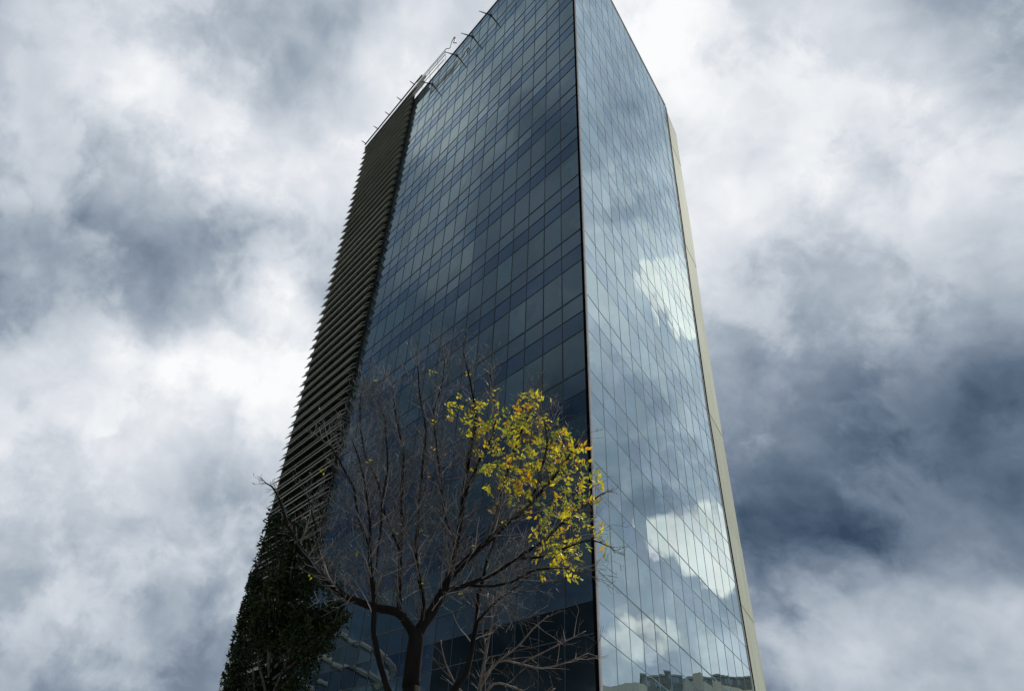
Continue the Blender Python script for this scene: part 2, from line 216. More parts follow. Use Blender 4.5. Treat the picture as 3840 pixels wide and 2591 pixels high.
ed = t.n('ShaderNodeMapRange'); ed.interpolation_type = 'SMOOTHSTEP'; t.l(t.noise(DW, 5.2, 10, .57, lac=2.1), ed.inputs[0])
ed.inputs[1].default_value = .43; ed.inputs[2].default_value = .56; ed.inputs[3].default_value = -.085; ed.inputs[4].default_value = .065
fac = t.math('ADD', fac, ed.outputs[0])
fac = t.math('MULTIPLY_ADD', nC, -.22, fac)
fac = t.math('MULTIPLY_ADD', nF, .07, fac)
# relief: the side of each billow that faces the light is brighter
h1 = t.noise(DW, 8., 6, .5); h2 = t.noise(t.vmath('ADD', DW, (-.016, -.006, -.022)), 8., 6, .5)
fac = t.math('MULTIPLY_ADD', t.math('SUBTRACT', h1, h2), .38, fac)
# cloud texture softened left of the tower, added to smooth the left glass's reflection
lf = t.n('ShaderNodeMapRange'); lf.interpolation_type = 'SMOOTHSTEP'
t.l(t.vmath('DOT_PRODUCT', D0, (math.sin(math.radians(-66))*.707, math.cos(math.radians(-66))*.707, .707), out=1), lf.inputs[0])
lf.inputs[1].default_value = .9; lf.inputs[2].default_value = .985; lf.inputs[3].default_value = 1.; lf.inputs[4].default_value = .42
fac = t.math('ADD', base, t.math('MULTIPLY', t.math('SUBTRACT', fac, base), lf.outputs[0]))
cl = t.ramp(fac, [(0, srgb(54, 72, 94)), (.14, srgb(88, 105, 126)), (.3, srgb(120, 134, 152)), (.45, srgb(155, 167, 181)),
                  (.6, srgb(189, 198, 208)), (.75, srgb(215, 220, 228)), (.88, srgb(235, 238, 242)), (1, srgb(251, 252, 253))])
# bright cumulus towers low in the clear quarter beside the tower
pf = 0.
DP = t.vmath('NORMALIZE', t.vmath('ADD', D0, t.vmath('ADD', t.vmath('SCALE', w1, .05), t.vmath('SCALE', w2, .05))))
for px, py, pz, r, amp in PUFFS:
    dt = t.vmath('DOT_PRODUCT', DP, (px, py, pz), out=1)
    kk = 1/(1-math.cos(math.radians(r)))
    w = t.math('MULTIPLY', t.math('MAXIMUM', t.math('MULTIPLY_ADD', dt, kk, 1-kk), 0.), amp)
    pf = t.math('ADD', w, pf)
pf = t.math('MULTIPLY', pf, t.math('MULTIPLY_ADD', nB, 3.2, 1.))
mr = t.n('ShaderNodeMapRange'); mr.interpolation_type = 'SMOOTHSTEP'; t.l(pf, mr.inputs[0]); mr.inputs[1].default_value = .17; mr.inputs[2].default_value = .8
shade = t.ramp(t.math('MULTIPLY_ADD', nB, 2.2, .55), [(.1, (.56, .59, .61)), (.45, (.86, .87, .85)), (.85, (1.0, .99, .95))])
cl = t.mix(mr.outputs[0], cl, shade)
bgS = t.n('ShaderNodeBackground'); t.l(sky.outputs[0], bgS.inputs[0]); bgS.inputs[1].default_value = .1
bgC = t.n('ShaderNodeBackground'); t.l(cl, bgC.inputs[0]); bgC.inputs[1].default_value = 1.
cov = t.n('ShaderNodeMapRange'); t.l(fac, cov.inputs[0]); cov.inputs[1].default_value = -.5; cov.inputs[2].default_value = -.15
cov.inputs[3].default_value = .75; cov.inputs[4].default_value = 1.
mx = t.n('ShaderNodeMixShader'); t.l(cov.outputs[0], mx.inputs[0]); t.l(bgS.outputs[0], mx.inputs[1]); t.l(bgC.outputs[0], mx.inputs[2])
out = t.n('ShaderNodeOutputWorld'); t.l(mx.outputs[0], out.inputs[0])
W.cycles.sampling_method = 'MANUAL'; W.cycles.sample_map_resolution = 256

# ------------------------------------------------------------------ materials
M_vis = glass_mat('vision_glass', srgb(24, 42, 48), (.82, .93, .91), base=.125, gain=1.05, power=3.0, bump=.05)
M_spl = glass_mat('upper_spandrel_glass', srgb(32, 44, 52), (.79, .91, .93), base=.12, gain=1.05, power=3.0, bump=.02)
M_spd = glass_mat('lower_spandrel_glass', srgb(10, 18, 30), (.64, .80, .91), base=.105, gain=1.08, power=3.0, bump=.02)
M_visR = glass_mat('vision_glass_brightened', srgb(108, 136, 144), (.88, 1., 1.), base=.36, gain=.9, power=2.2, bump=.02)  # right-face copies of the same glass, the brighter grazing reflection put into the colour
M_splR = glass_mat('upper_spandrel_glass_brightened', srgb(108, 134, 144), (.88, .99, 1.), base=.355, gain=.9, power=2.2, bump=.02)
M_spdR = glass_mat('lower_spandrel_glass_brightened', srgb(98, 122, 136), (.84, .96, 1.), base=.335, gain=.9, power=2.2, bump=.02)
M_lobby = glass_mat('lobby_glass', srgb(10, 15, 14), (.7, .85, .8), base=.05, gain=.8, power=4, bump=.01)
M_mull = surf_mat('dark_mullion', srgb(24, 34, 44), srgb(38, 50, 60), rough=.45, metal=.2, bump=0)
M_mullR = surf_mat('mullion_brightened', srgb(116, 136, 144), srgb(136, 154, 160), rough=.95, metal=0, bump=0, spec=.05)  # right-face copy of the dark mullion, that face's brightness painted into its colour
M_trim = surf_mat('pale_trim', srgb(168, 166, 170), srgb(192, 188, 190), scale=3, spec=.1, rough=.8, bump=.03)
M_gask = surf_mat('black_gasket', srgb(8, 9, 10), srgb(14, 15, 16), rough=.9, bump=0, spec=0.)
M_conc = surf_mat('cream_precast', srgb(190, 198, 178), srgb(214, 219, 202), scale=1.6, rough=.85, bump=.3, bscale=6, stretch=(1.6, 1.6, .12))
M_louv = surf_mat('olive_louvre_metal', srgb(148, 152, 146), srgb(176, 180, 172), scale=.8, rough=.5, metal=.1, bump=.05)
M_steel = surf_mat('dark_steel', srgb(26, 28, 30), srgb(40, 42, 44), rough=.5, metal=.4, bump=0)
M_galv = surf_mat('galvanised_rail', srgb(150, 156, 160), srgb(180, 184, 188), rough=.4, metal=.4, bump=0)
M_core = surf_mat('dark_core', srgb(20, 24, 26), srgb(30, 34, 36), rough=.9, bump=0)
M_roof = surf_mat('roof_gravel', srgb(120, 118, 112), srgb(145, 142, 135), scale=4, rough=.95, bump=.3)
M_bark = surf_mat('dark_bark', srgb(9, 8, 8), srgb(24, 22, 21), scale=6, spec=.15, rough=.95, bump=.6, bscale=40, stretch=(1, 1, .3))
M_twig = surf_mat('twig_bark', srgb(56, 54, 55), srgb(116, 113, 112), scale=5, rough=.6, bump=0)
M_pale = surf_mat('pale_bark', srgb(58, 50, 46), srgb(112, 102, 94), scale=5, rough=.7, bump=.3, bscale=40)

def leaf_mat(name, trans=.5, rough=.5):
    m, t = mat(name)
    at = t.n('ShaderNodeAttribute', attribute_name='tint').outputs['Color']
    d = t.n('ShaderNodeBsdfPrincipled'); d.inputs['Specular IOR Level'].default_value = .5 if trans > .3 else .12; t.l(at, d.inputs['Base Color']); d.inputs['Roughness'].default_value = rough
    tr = t.n('ShaderNodeBsdfTranslucent'); t.l(t.mix(1., at, (1., .95, .6, 1), 'MULTIPLY'), tr.inputs[0])
    x = t.n('ShaderNodeMixShader'); x.inputs[0].default_value = trans
    t.l(d.outputs[0], x.inputs[1]); t.l(tr.outputs[0], x.inputs[2])
    o = t.n('ShaderNodeOutputMaterial'); t.l(x.outputs[0], o.inputs[0]); return m
M_leaf = leaf_mat('autumn_leaf', .5)
M_green = leaf_mat('evergreen_leaf', .1, .45)

# ------------------------------------------------------------------ ground
def sheet(name, pts, z, m):
    b = MB(); b.poly([(x, y, z) for x, y in pts]); return tag(b.build(name, m), kind='structure')
M_ground = surf_mat('dry_ground', srgb(132, 130, 112), srgb(158, 152, 134), scale=.05, rough=.95, bump=.2)
M_asph = surf_mat('asphalt', srgb(58, 58, 60), srgb(72, 72, 74), scale=2, rough=.9, bump=.3, bscale=60)
M_pave = surf_mat('pavement_stone', srgb(158, 154, 146), srgb(180, 176, 168), scale=1.2, rough=.85, bump=.15)
M_paint = surf_mat('road_paint', srgb(200, 200, 195), srgb(222, 222, 218), scale=3, rough=.7, bump=0)
sheet('ground', [(-2500, -2500), (2500, -2500), (2500, 2500), (-2500, 2500)], -.02, M_ground)
sheet('road', [(-300, -13), (300, -13), (300, -3), (-300, -3)], -.012, M_asph)
b = MB(); b.box((-300, -2.8, -.01), (300, 60, .0)); tag(b.build('pavement', M_pave), kind='structure')
b = MB(); b.box((-300, -3.0, -.01), (300, -2.804, .12)); tag(b.build('kerb', M_trim), kind='structure')
b = MB()
for k in range(-30, 31): b.poly([(k*6, -8.08, -.008), (k*6+3, -8.08, -.008), (k*6+3, -7.92, -.008), (k*6, -7.92, -.008)])
tag(b.build('road_marking', M_paint), kind='structure')

# ------------------------------------------------------------------ the glass tower
C = Vector((8.8181, 20.9005, 0))
E1 = Vector((-0.417513, 0.908671, 0)); E2 = Vector((0.726987, 0.686651, 0))
N1 = Vector((-0.908671, -0.417513, 0)); N2 = Vector((0.686651, -0.726987, 0))    # outward normals
tower = empty('office_tower', (C.x, C.y, 0), 'tall dark blue mirrored glass office tower rising behind the bare tree', 'tower')
def TL(s, o, z): p = C + E1*s + N1*o; return (p.x, p.y, z)
def TR(s, o, z): p = C + E2*s + N2*o; return (p.x, p.y, z)
ZL, ZR = 63.1, 61.3
EDGE = [(0, 16.5), (11, 16.15), (21.5, 15.9), (28, 15.85), (37, 16.35), (45, 16.9), (53, 17.4), (61.3, 17.95), (66, 18.1)]
def edge_s(z):
    for (a, sa), (b_, sb) in zip(EDGE, EDGE[1:]):
        if a <= z <= b_: return sa + (sb-sa)*(z-a)/(b_-a)
    return EDGE[-1][1]
LW = 28.3
PW = 1.135
FL = [-4.5, -.5, 3.5, 7.5] + [11.5 + 4*i for i in range(0, 14)]        # sill heights (B); vision glass below next? see rows
# rows of one storey, from the sill line B down:  B-4..B-2 vision, B-2..B-1 dark spandrel, B-1..B light spandrel
def rows(ztop, zlow):
    out = []
    k = 0
    B = 11.5-12
    while B < ztop+4:
        for a, b_, kind in ((B-2, B-1, 'dark'), (B-1, B, 'light'), (B, B+2, 'vision')):
            a = max(a, zlow); b2 = min(b_, ztop)
            if b2-a > .15: out.append((a, b2, kind, round((B+.5)/4)))
        B += 4
    return out
# NB measured on the photograph: B is the lower edge of a tall pane; M one metre above it is not glass but the band beneath
def splits(width, first):
    s = [0, first]
    while s[-1] + PW < width - .3: s.append(s[-1]+PW)
    s.append(width); return s

cand = []      # vision panes, sorted later by how large they show
cam_p = Vector((0, 0, 1.6))
def pane(T, s0, s1, z0, z1, jit, e0=None, e1=None):
    """returns 4 outward-facing corners; edges s may vary with height"""
    a = random.gauss(0, jit); b_ = random.gauss(0, jit)
    f0 = (lambda z: s0) if e0 is None else e0
    f1 = (lambda z: s1) if e1 is None else e1
    d00 = -a-b_; d10 = a-b_; d11 = a+b_; d01 = -a+b_
    P = [T(f0(z0), d00, z0), T(f1(z0), d10, z0), T(f1(z1), d11, z1), T(f0(z1), d01, z1)]
    return P
def tintc(v, sp=.12, hue=.05):
    k = 1+random.uniform(-sp, sp)
    return (v[0]*k*(1+random.uniform(-hue, hue)), v[1]*k, v[2]*k*(1+random.uniform(-hue, hue)), 1)
bands = {}
for side, T, ZT in (('left', TL, ZL), ('right', TR, ZR)):
    jit = .0022 if side == 'left' else .0015
    for a, b_, kind, lev in rows(ZT, .1):
        # on this tower the row order upward from a sill line is vision, dark spandrel, pale spandrel
        W_ = LW if side == 'left' else 18.2
        sp = splits(W_, 1.3)
        for i, (s0, s1) in enumerate(zip(sp, sp[1:])):
            g = .014
            if side == 'right':
                ea, eb = edge_s(a), edge_s(b_)
                if s0+.2 > min(ea, eb): continue
                last = s1 > min(ea, eb)-.35
                e1f = (lambda z: edge_s(z)-g) if last else None
                P = pane(T, s0+g, s1-g, a+g, b_-g, jit, None, e1f)
            else:
                last = False
                P = pane(T, s0+g, s1-g, a+g, b_-g, jit)
            if side == 'left': P = P[::-1]
            lobby = side == 'left' and b_ < 10.6 and s0 < 7.5
            if kind == 'vision' and not lobby:
                ctr = sum((Vector(p) for p in P), Vector())/4
                n = N1 if side == 'left' else N2
                dv = ctr-cam_p; area = (b_-a)*(s1-s0)*abs(dv.dot(n))/dv.length**3
                vis = b_ > 7.6
                cand.append((area if vis else 0, side, P, tintc((1, 1, 1), .07) if random.random() > .05 else tintc((1.7, 1.7, 1.6), .2), lev))
            else:
                key = (side, 'lobby' if lobby else kind, lev)
                bands.setdefault(key, MB()).poly(P, tintc((1, 1, 1), .1))
            if last: break
cand.sort(key=lambda c: -c[0])
for c in cand[:100]:
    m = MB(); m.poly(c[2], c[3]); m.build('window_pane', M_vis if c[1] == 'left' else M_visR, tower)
m = MB()
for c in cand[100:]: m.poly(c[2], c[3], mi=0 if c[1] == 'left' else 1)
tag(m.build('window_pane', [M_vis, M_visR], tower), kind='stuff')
MM = {'dark': M_spd, 'light': M_spl, 'lobby': M_lobby}
MR = {'dark': M_spdR, 'light': M_splR}
NAMES = {'dark': 'dark_spandrel_band', 'light': 'spandrel_band', 'lobby': 'lobby_glazing'}
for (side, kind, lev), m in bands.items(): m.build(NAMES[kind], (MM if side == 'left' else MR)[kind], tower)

# mullions and transoms, one grid per face
def grid(T, side, ZT, W_):
    m = MB()
    for i, s in enumerate(splits(W_, 1.3)):
        if side == 'right':
            if s > 15.9 or s == 0: continue
            m.box((s-.012, -.05, 0), (s+.016, .006, ZT), None, T)
        else:
            if s == 0: continue
            m.box((s-.019, -.05, 0), (s+.019, .015, ZT), None, T)
    if side == 'right':
        for s in (16.33, 17.46):
            zs = [z for z in [x*.5 for x in range(0, 123)] if edge_s(z) > s+.25]
            run = []
            for z in zs:
                if run and z-run[-1] > .6:
                    m.box((s-.016, -.05, run[0]), (s+.016, .012, run[-1]), None, T); run = []
                run.append(z)
            if run: m.box((s-.016, -.05, run[0]), (s+.016, .012, min(run[-1]+.5, ZT)), None, T)
    for a, b_, kind, lev in rows(ZT, .1):
        h = {'vision': .034, 'light': .014, 'dark': .02}[kind]*(1 if side == 'left' else .8)
        d = .02 if side == 'left' else .004
        m.box((.1, -.05, a-h), ((W_ if side == 'left' else min(edge_s(a), edge_s(max(a-h, 0)))-.02), d, a+h), None, T)
    return m
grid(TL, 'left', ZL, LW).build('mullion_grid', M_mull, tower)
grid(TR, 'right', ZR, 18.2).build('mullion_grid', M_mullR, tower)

# corner posts: black gasket on the shaded face, pale cover strip on the bright one
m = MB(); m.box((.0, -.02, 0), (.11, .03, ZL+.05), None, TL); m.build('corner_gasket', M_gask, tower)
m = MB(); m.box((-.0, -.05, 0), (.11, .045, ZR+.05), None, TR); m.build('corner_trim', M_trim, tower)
# solid core behind the glass
m = MB()
far = 30.
def inner(s1, s2, z):
    p = C + E1*s1 + E2*s2; return (p.x, p.y, z)
lo = [inner(.35, .35, 0), inner(.35, 15.6, 0), inner(28.2, 15.6, 0), inner(28.2, .35, 0)]
hi = [(x, y, ZR-.3) for x, y, _ in lo]
m.hexa(lo, hi); m.build('core', M_core, tower)
m = MB(); m.poly([(x, y, ZR-.2) for x, y, _ in lo]); m.build('roof_deck', M_roof, tower)
# parapet copings
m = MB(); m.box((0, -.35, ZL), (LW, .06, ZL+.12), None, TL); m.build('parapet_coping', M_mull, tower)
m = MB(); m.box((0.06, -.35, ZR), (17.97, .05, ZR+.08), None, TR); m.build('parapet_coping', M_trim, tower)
m = MB(); m.box((0, -.34, ZR-1), (LW, -.06, ZL-.005), None, TL); m.build('parapet_wall', M_core, tower)

# cream precast flank beyond the dark joint
m = MB()
for (a, sa), (b_, sb) in zip(EDGE, EDGE[1:]):
    b2 = min(b_, 61.3)
    if b2 <= a: break
    e = edge_s(b2)
    m.hexa([TR(sa+.02, -.5, a), TR(sa+.3, -.5, a), TR(sa+.3, .012, a), TR(sa+.02, .012, a)],
           [TR(e+.02, -.5, b2), TR(e+.3, -.5, b2), TR(e+.3, .012, b2), TR(e+.02, .012, b2)])
m.build('recess_joint', M_gask, tower)
m = MB()
for (a, sa), (b_, sb) in zip(EDGE, EDGE[1:]):
    b2 = min(b_, 61.3)
    if b2 <= a: break
    e = edge_s(b2)
    m.hexa([TR(sa-.04, -.3, a), TR(sa+.015, -.3, a), TR(sa+.015, .03, a), TR(sa-.04, .03, a)],
           [TR(e-.04, -.3, b2), TR(e+.015, -.3, b2), TR(e+.015, .03, b2), TR(e-.04, .03, b2)])
m.build('edge_trim', M_trim, tower)
joints = [0, 4.5, 8.5, 12.5, 16.6, 20.6, 27.6, 35.6, 42.6, 50, 55.5, 60.6]
for k, (a, b_) in enumerate(zip(joints, joints[1:])):
    m = MB()
    ins = .012 if k % 2 else 0.
    def st(z): return edge_s(z)+.31
    def en(z): return edge_s(z) + 2.85 + .1*math.sin(z*.3)
    n_ = max(1, int((b_-a)/1.0))
    for q in range(n_):
        z0 = a+.02+(b_-a-.04)*q/n_; z1 = a+.02+(b_-a-.04)*(q+1)/n_
        cut = 0 if b_ < 60 else .0
        m.hexa([TR(st(z0), -2.2, z0), TR(en(z0), -2.2, z0), TR(en(z0), -.12-ins, z0), TR(st(z0), .02-ins, z0)],
               [TR(st(z1), -2.2, z1), TR(en(z1), -2.2, z1), TR(en(z1), -.12-ins, z1), TR(st(z1), .02-ins, z1)])
    tn = 1+.06*math.sin(k*2.3); m.c = [(tn, tn, tn*.98, 1)]*len(m.c)
    m.build('precast_panel', M_conc, tower)
m = MB()
m.hexa([TR(16.8, -27, 0), TR(18.4, -27, 0), TR(18.4, -2.21, 0), TR(16.8, -2.21, 0)], [TR(17.6, -27, 60), TR(19.6, -27, 60), TR(19.6, -2.21, 60), TR(17.6, -2.21, 60)])
m.build('rear_wall', M_conc, tower)
m = MB(); m.box((28.35, -18.5, 0), (28.6, -.4, ZR), None, TL); m.build('rear_wall', M_core, tower)
# blade ends of the rear sunshades poking past the cream flank
m = MB()
for z in [x*1.0+19.5 for x in range(0, 22)]:
    if random.random() < .75:
        s = edge_s(z)+2.85+.1*math.sin(z*.3)
        ln = random.uniform(.06, .2)
        m.box((s-.3, -.55, z), (s+ln, -.35, z+.1), None, TR)
m.build('sunshade_end', M_steel, tower)

# louvre screen on the far part of the shaded face
sc = MB()
z = 1.0
L0, L1 = 20.2, 28.7
OFF = .5
while z < 64.6:
    k = .5+.5*noise.noise(Vector((z*.21, 3.1, 0)))
    tn = .82+.36*k; col = (tn*1.02, tn, tn*.94, 1)
    th = .035
    L0 = 20.2 if z < 62.9 else 18.4
    sag = [random.uniform(-.02, .02) for _ in range(5)]
    for q in range(4):
        a = L0+(L1-L0)*q/4; c_ = L0+(L1-L0)*(q+1)/4
        za, zb = z+sag[q], z+sag[q+1]
        sc.hexa([TL(a, .1, za+.42), TL(a, OFF, za), TL(a, OFF, za+.055), TL(a, .1, za+.42+th)],
                [TL(c_, .1, zb+.42), TL(c_, OFF, zb), TL(c_, OFF, zb+.055), TL(c_, .1, zb+.42+th)], col)
        zc, zd = za+.5, zb+.5
        sc.hexa([TL(a, .1, zc+.22), TL(a, .34, zc), TL(a, .34, zc+.05), TL(a, .1, zc+.26)],
                [TL(c_, .1, zd+.22), TL(c_, .34, zd), TL(c_, .34, zd+.05), TL(c_, .1, zd+.26)], (col[0]*.8, col[1]*.8, col[2]*.8, 1))
    z += .945
sc.build('louvre_blades', M_louv, tower)
m = MB()
for s in (20.6, 22.5, 24.5, 26.5, 28.4):
    m.box((s-.04, .05, .5), (s+.04, .1, 64.6), None, TL)
m.build('louvre_post', M_steel, tower)
# open end frame: the top courses run on past the blades as bare rails
m = MB()
for off, zz, s0 in ((.75, 63.3, 14.3), (.75, 62.9, 14.35), (.7, 62.5, 14.4), (.62, 62.0, 14.6)):
    m.tube([TL(s0, off, zz)+(.035,), TL(18.8, off, zz+.4)+(.035,)], 6)
for s in (14.5, 15.6, 16.8, 18.0):
    m.tube([TL(s, .75, 63.3)+(.02,), TL(s, .45, 61.7)+(.02,)], 4)
m.build('roof_rail', M_galv, tower)
m = MB()
m.tube([TL(14.3, .75, 63.3)+(.035,), TL(14.0, .72, 62.9)+(.035,), TL(13.7, .7, 62.6)+(.04,), TL(13.5, .75, 63.3)+(.04,), TL(13.1, .8, 63.5)+(.05,), TL(12.9, .8, 63.0)+(.05,), TL(13.15, .75, 62.6)+(.05,), TL(12.9, .6, 62.4)+(.04,)], 6)
m.build('davit_hook', M_steel, tower)
m = MB(); m.box((18.6, .46, 64.9), (28.7, .56, 65.05), None, TL); m.box((18.9, .3, 64.1), (28.7, .42, 64.2), None, TL); m.box((20.15, .03, .3), (28.8, .06, 64.6), None, TL); m.build('louvre_rails_and_gap_backing', M_steel, tower)  # two rails, plus a dark sheet added behind the blades to darken the gaps
for s in (5.9, 9.05, 11.4, 13.55, 17.1):
    m = MB(); m.tube([TL(s, .02, 61.9)+(.05,), TL(s, .55, 61.55)+(.05,), TL(s, 1.2, 61.12)+(.025,)], 6)
    m.box((s-.09, .02, 61.75), (s+.09, .06, 62.05), None, TL)
    m.build('roof_bracket', M_steel, tower)
for s in (19.9, 22.1, 24.2, 26.3, 28.6):
    m = MB(); m.tube([TL(s, .4, 65.1)+(.05,), TL(s, .8, 65.1)+(.045,), TL(s, 1.05, 65.12)+(.025,)], 6)
    m.build('roof_bracket', M_steel, tower)

# ------------------------------------------------------------------ trees
def dirv():
    while True:
        v = Vector((random.uniform(-1, 1), random.uniform(-1, 1), random.uniform(-1, 1)))
        if .05 < v.length < 1: return v.normalized()

def smooth_poly(pts, sub=3):
    out = []
    n = len(pts)
    for i in range(n-1):
        p0 = pts[max(i-1, 0)]; p1 = pts[i]; p2 = pts[i+1]; p3 = pts[min(i+2, n-1)]
        for k in range(sub):
            u = k/sub
            q = []
            for a, b_, c_, d in zip(p0[:3], p1[:3], p2[:3], p3[:3]):
                q.append(.5*((2*b_)+(-a+c_)*u+(2*a-5*b_+4*c_-d)*u*u+(-a+3*b_-3*c_+d)*u**3))
            q.append(p1[3]+(p2[3]-p1[3])*u); out.append(q)
    out.append(list(pts[-1])); return out

def grow(m, p, d, length, r, level, tips, maxlev, up=.25, spread=.75, pale=None):
    n = max(3, int(length/.16)); pts = [(*p, r)]; q = Vector(p); dd = d.normalized()
    nodes = []
    for i in range(n):
        dd = (dd + dirv()*.17 + Vector((0, 0, up*.16))).normalized()
        q = q + dd*(length/n)
        rr = r*(1-.75*(i+1)/n); pts.append((*q, max(rr, .0028)))
        nodes.append((Vector(q), Vector(dd), max(rr, .003), (i+1)/n))
    k = random.choice((.3, .42, .6, .85, 1.2, 2.4))
    m.tube(pts, 4 if level < 2 else 3, (k, k, k, 1), cap=False)
    tips.append((q.copy(), dd.copy(), level))
    if level >= maxlev: return
    nb = max(2, int(length*(7.5 if level == 1 else 8.)))
    for _ in range(nb):
        pos, dr, rr, fr = random.choice(nodes)
        side = dirv(); side = (side-dr*side.dot(dr)).normalized()
        nd = (dr*(1-spread*.45)+side*spread*random.uniform(.6, 1.2)+Vector((0, 0, up*.5))).normalized()
        grow(m, pos, nd, length*random.uniform(.28, .55), max(rr*.6, .003), level+1, tips, maxlev, up, spread)

# --- the bare autumn tree in front of the tower
tree = empty('autumn_tree', (2.05, 12, 0), 'nearly bare autumn tree with last yellow leaves on its right side', 'tree')
trunk = MB(); branch_tips = []; twigs = MB()
first = True
for key, pts in LIMBS.items():
    sp = smooth_poly(pts, 3)
    for i, q in enumerate(sp):                       # natural wobble
        if i and i < len(sp)-1 and key != 'A':
            w_ = noise.noise_vector(Vector((q[0]*2.3, q[1]*2.3, q[2]*2.3+hash(len(pts)) % 7)))*.035
            q[0] += w_.x; q[1] += w_.y; q[2] += w_.z*.5
    if key != 'A': sp = [q[:3]+[q[3]*.88] for q in sp]
    mb = MB(); mb.tube(sp, 12 if key == 'A' else 8)
    mb.build('trunk' if key == 'A' else 'limb', M_bark, tree, smooth=True)
    if key == 'A': continue
    tot = len(sp)
    for i in range(1, tot):
        a = Vector(sp[i-1][:3]); b_ = Vector(sp[i][:3]); seg = (b_-a); L_ = seg.length
        if L_ < 1e-4: continue
        if b_.z < 5.6: continue
        fr = i/tot
        cnt = L_*(8+11*fr)*(1.25 if sp[i][0] < 2.3 else 1); cnt = int(cnt)+(1 if random.random() < cnt % 1 else 0)
        for _ in range(cnt):
            p = a+seg*random.random(); dr = seg.normalized()
            side = dirv(); side = (side-dr*side.dot(dr)).normalized()
            nd = dr*.75+side*random.uniform(.35, .95)+Vector((0, 0, .28))
            ln = random.uniform(.35, 1.2)*(1.05-.5*fr)
            if p.x < -.3 or p.x > 4.5: ln *= .28
            elif p.x < .3: nd.x = abs(nd.x)
            grow(twigs, p, nd, ln, min(max(sp[i][3]*.35, .006), .013), 1, branch_tips, 3)
    a = Vector(sp[-2][:3]); b_ = Vector(sp[-1][:3])
    for _ in range(4):
        grow(twigs, b_, (b_-a).normalized()+dirv()*.5, random.uniform(.35, .8)*(.4 if (b_.x < -.3 or b_.x > 4.5) else 1), .006, 1, branch_tips, 3)
twigs.build('twigs', M_twig, tree)

def leaf(m, p, d, n, L_, w_, col):
    s = d.cross(n)
    if s.length < 1e-5: return
    s.normalize()
    a = p; b_ = p+d*L_*.45+s*w_*.5+n*w_*.12; c_ = p+d*L_; e = p+d*L_*.45-s*w_*.5+n*w_*.12
    m.poly([a, b_, c_], col); m.poly([a, c_, e], col)
YEL = [(.78, .68, .035), (.70, .64, .035), (.44, .47, .05), (.28, .36, .05), (.74, .46, .025), (.80, .36, .03), (.26, .38, .07)]
WG = [30, 24, 18, 12, 12, 4, 5]
leaves = MB()
def spray(p, d, n_l, size):
    """small pinnate spray of leaves at a twig end"""
    dd = (d+Vector((0, 0, -.35))+dirv()*.3).normalized()
    base = random.choices(YEL, WG)[0]
    side = dd.cross(dirv()).normalized()
    for k in range(n_l):
        f = k/max(1, n_l-1)
        q = p+dd*f*size*2.0
        sg = 1 if k % 2 else -1
        ld = (dd*.5+side*sg*.8+dirv()*.35).normalized()
        kk = random.uniform(.7, 1.15)
        col = random.choices(YEL, WG)[0] if random.random() < .35 else base
        leaf(leaves, q, ld, dirv(), size*random.uniform(.9, 2.), size*random.uniform(.5, .95), (col[0]*kk, col[1]*kk, col[2]*kk, 1))
cnt = 0
for (p, d, lv) in branch_tips:
    best = 0
    for x, y, zc, r, dn in LEAFY:
        f_ = ((p.x-x)**2+(p.z-zc)**2+((p.y-y)*.33)**2)**.5/r
        if f_ < 1.1: best = max(best, dn*(1.0 if f_ < .8 else .5))
    if random.random() < best*.15:
        spray(p, d, random.randint(4, 7), random.uniform(.06, .085)); cnt += 1
# sprays hanging between twigs inside each leafy mass
for x, y, zc, r, dn in LEAFY:
    for _ in range(int(9*dn*(r/.3)**1.5)):
        v = dirv()*r*random.random()**.5
        p = Vector((x+v.x, y+v.y*1.6, zc+v.z))
        d = dirv()
        q2 = p-d*random.uniform(.08, .22)
        twigs2 = leaves
        spray(p, d, random.randint(3, 6), random.uniform(.055, .08)); cnt += 1
for (p, d, lv) in branch_tips:
    if random.random() < .002: spray(p, d, 3, .05)
leaves.build('foliage', M_leaf, tree)
print('sprays', cnt, 'twig faces', len(twigs.f), 'leaf faces', len(leaves.f))

# --- small pale leafless tree low on the right
bt = empty('leafless_tree', (BARE['P1'][0][0], 14, 0), 'small leafless tree with pale curling branches low at the dark entrance corner', 'tree')
tw = MB(); tp = []
for key, pts in BARE.items():
    sp = smooth_poly(pts, 3)
    sp = [q[:3]+[q[3]*.58] for q in sp]
    mb = MB(); mb.tube(sp, 7); mb.build('trunk' if key == 'P1' else 'limb', M_pale, bt, smooth=True)
    for i in range(1, len(sp)):
        a = Vector(sp[i-1][:3]); b_ = Vector(sp[i][:3]); seg = b_-a
        if b_.z < 4.6: continue
        for _ in range(int(seg.length*7+random.random())):
            side = dirv(); dr = seg.normalized(); side = (side-dr*side.dot(dr)).normalized()
            grow(tw, a+seg*random.random(), dr*.6+side*.8+Vector((0, 0, .1)), random.uniform(.2, .6), .008, 1, tp, 2, up=.1)
tw.build('twigs', M_pale, bt)

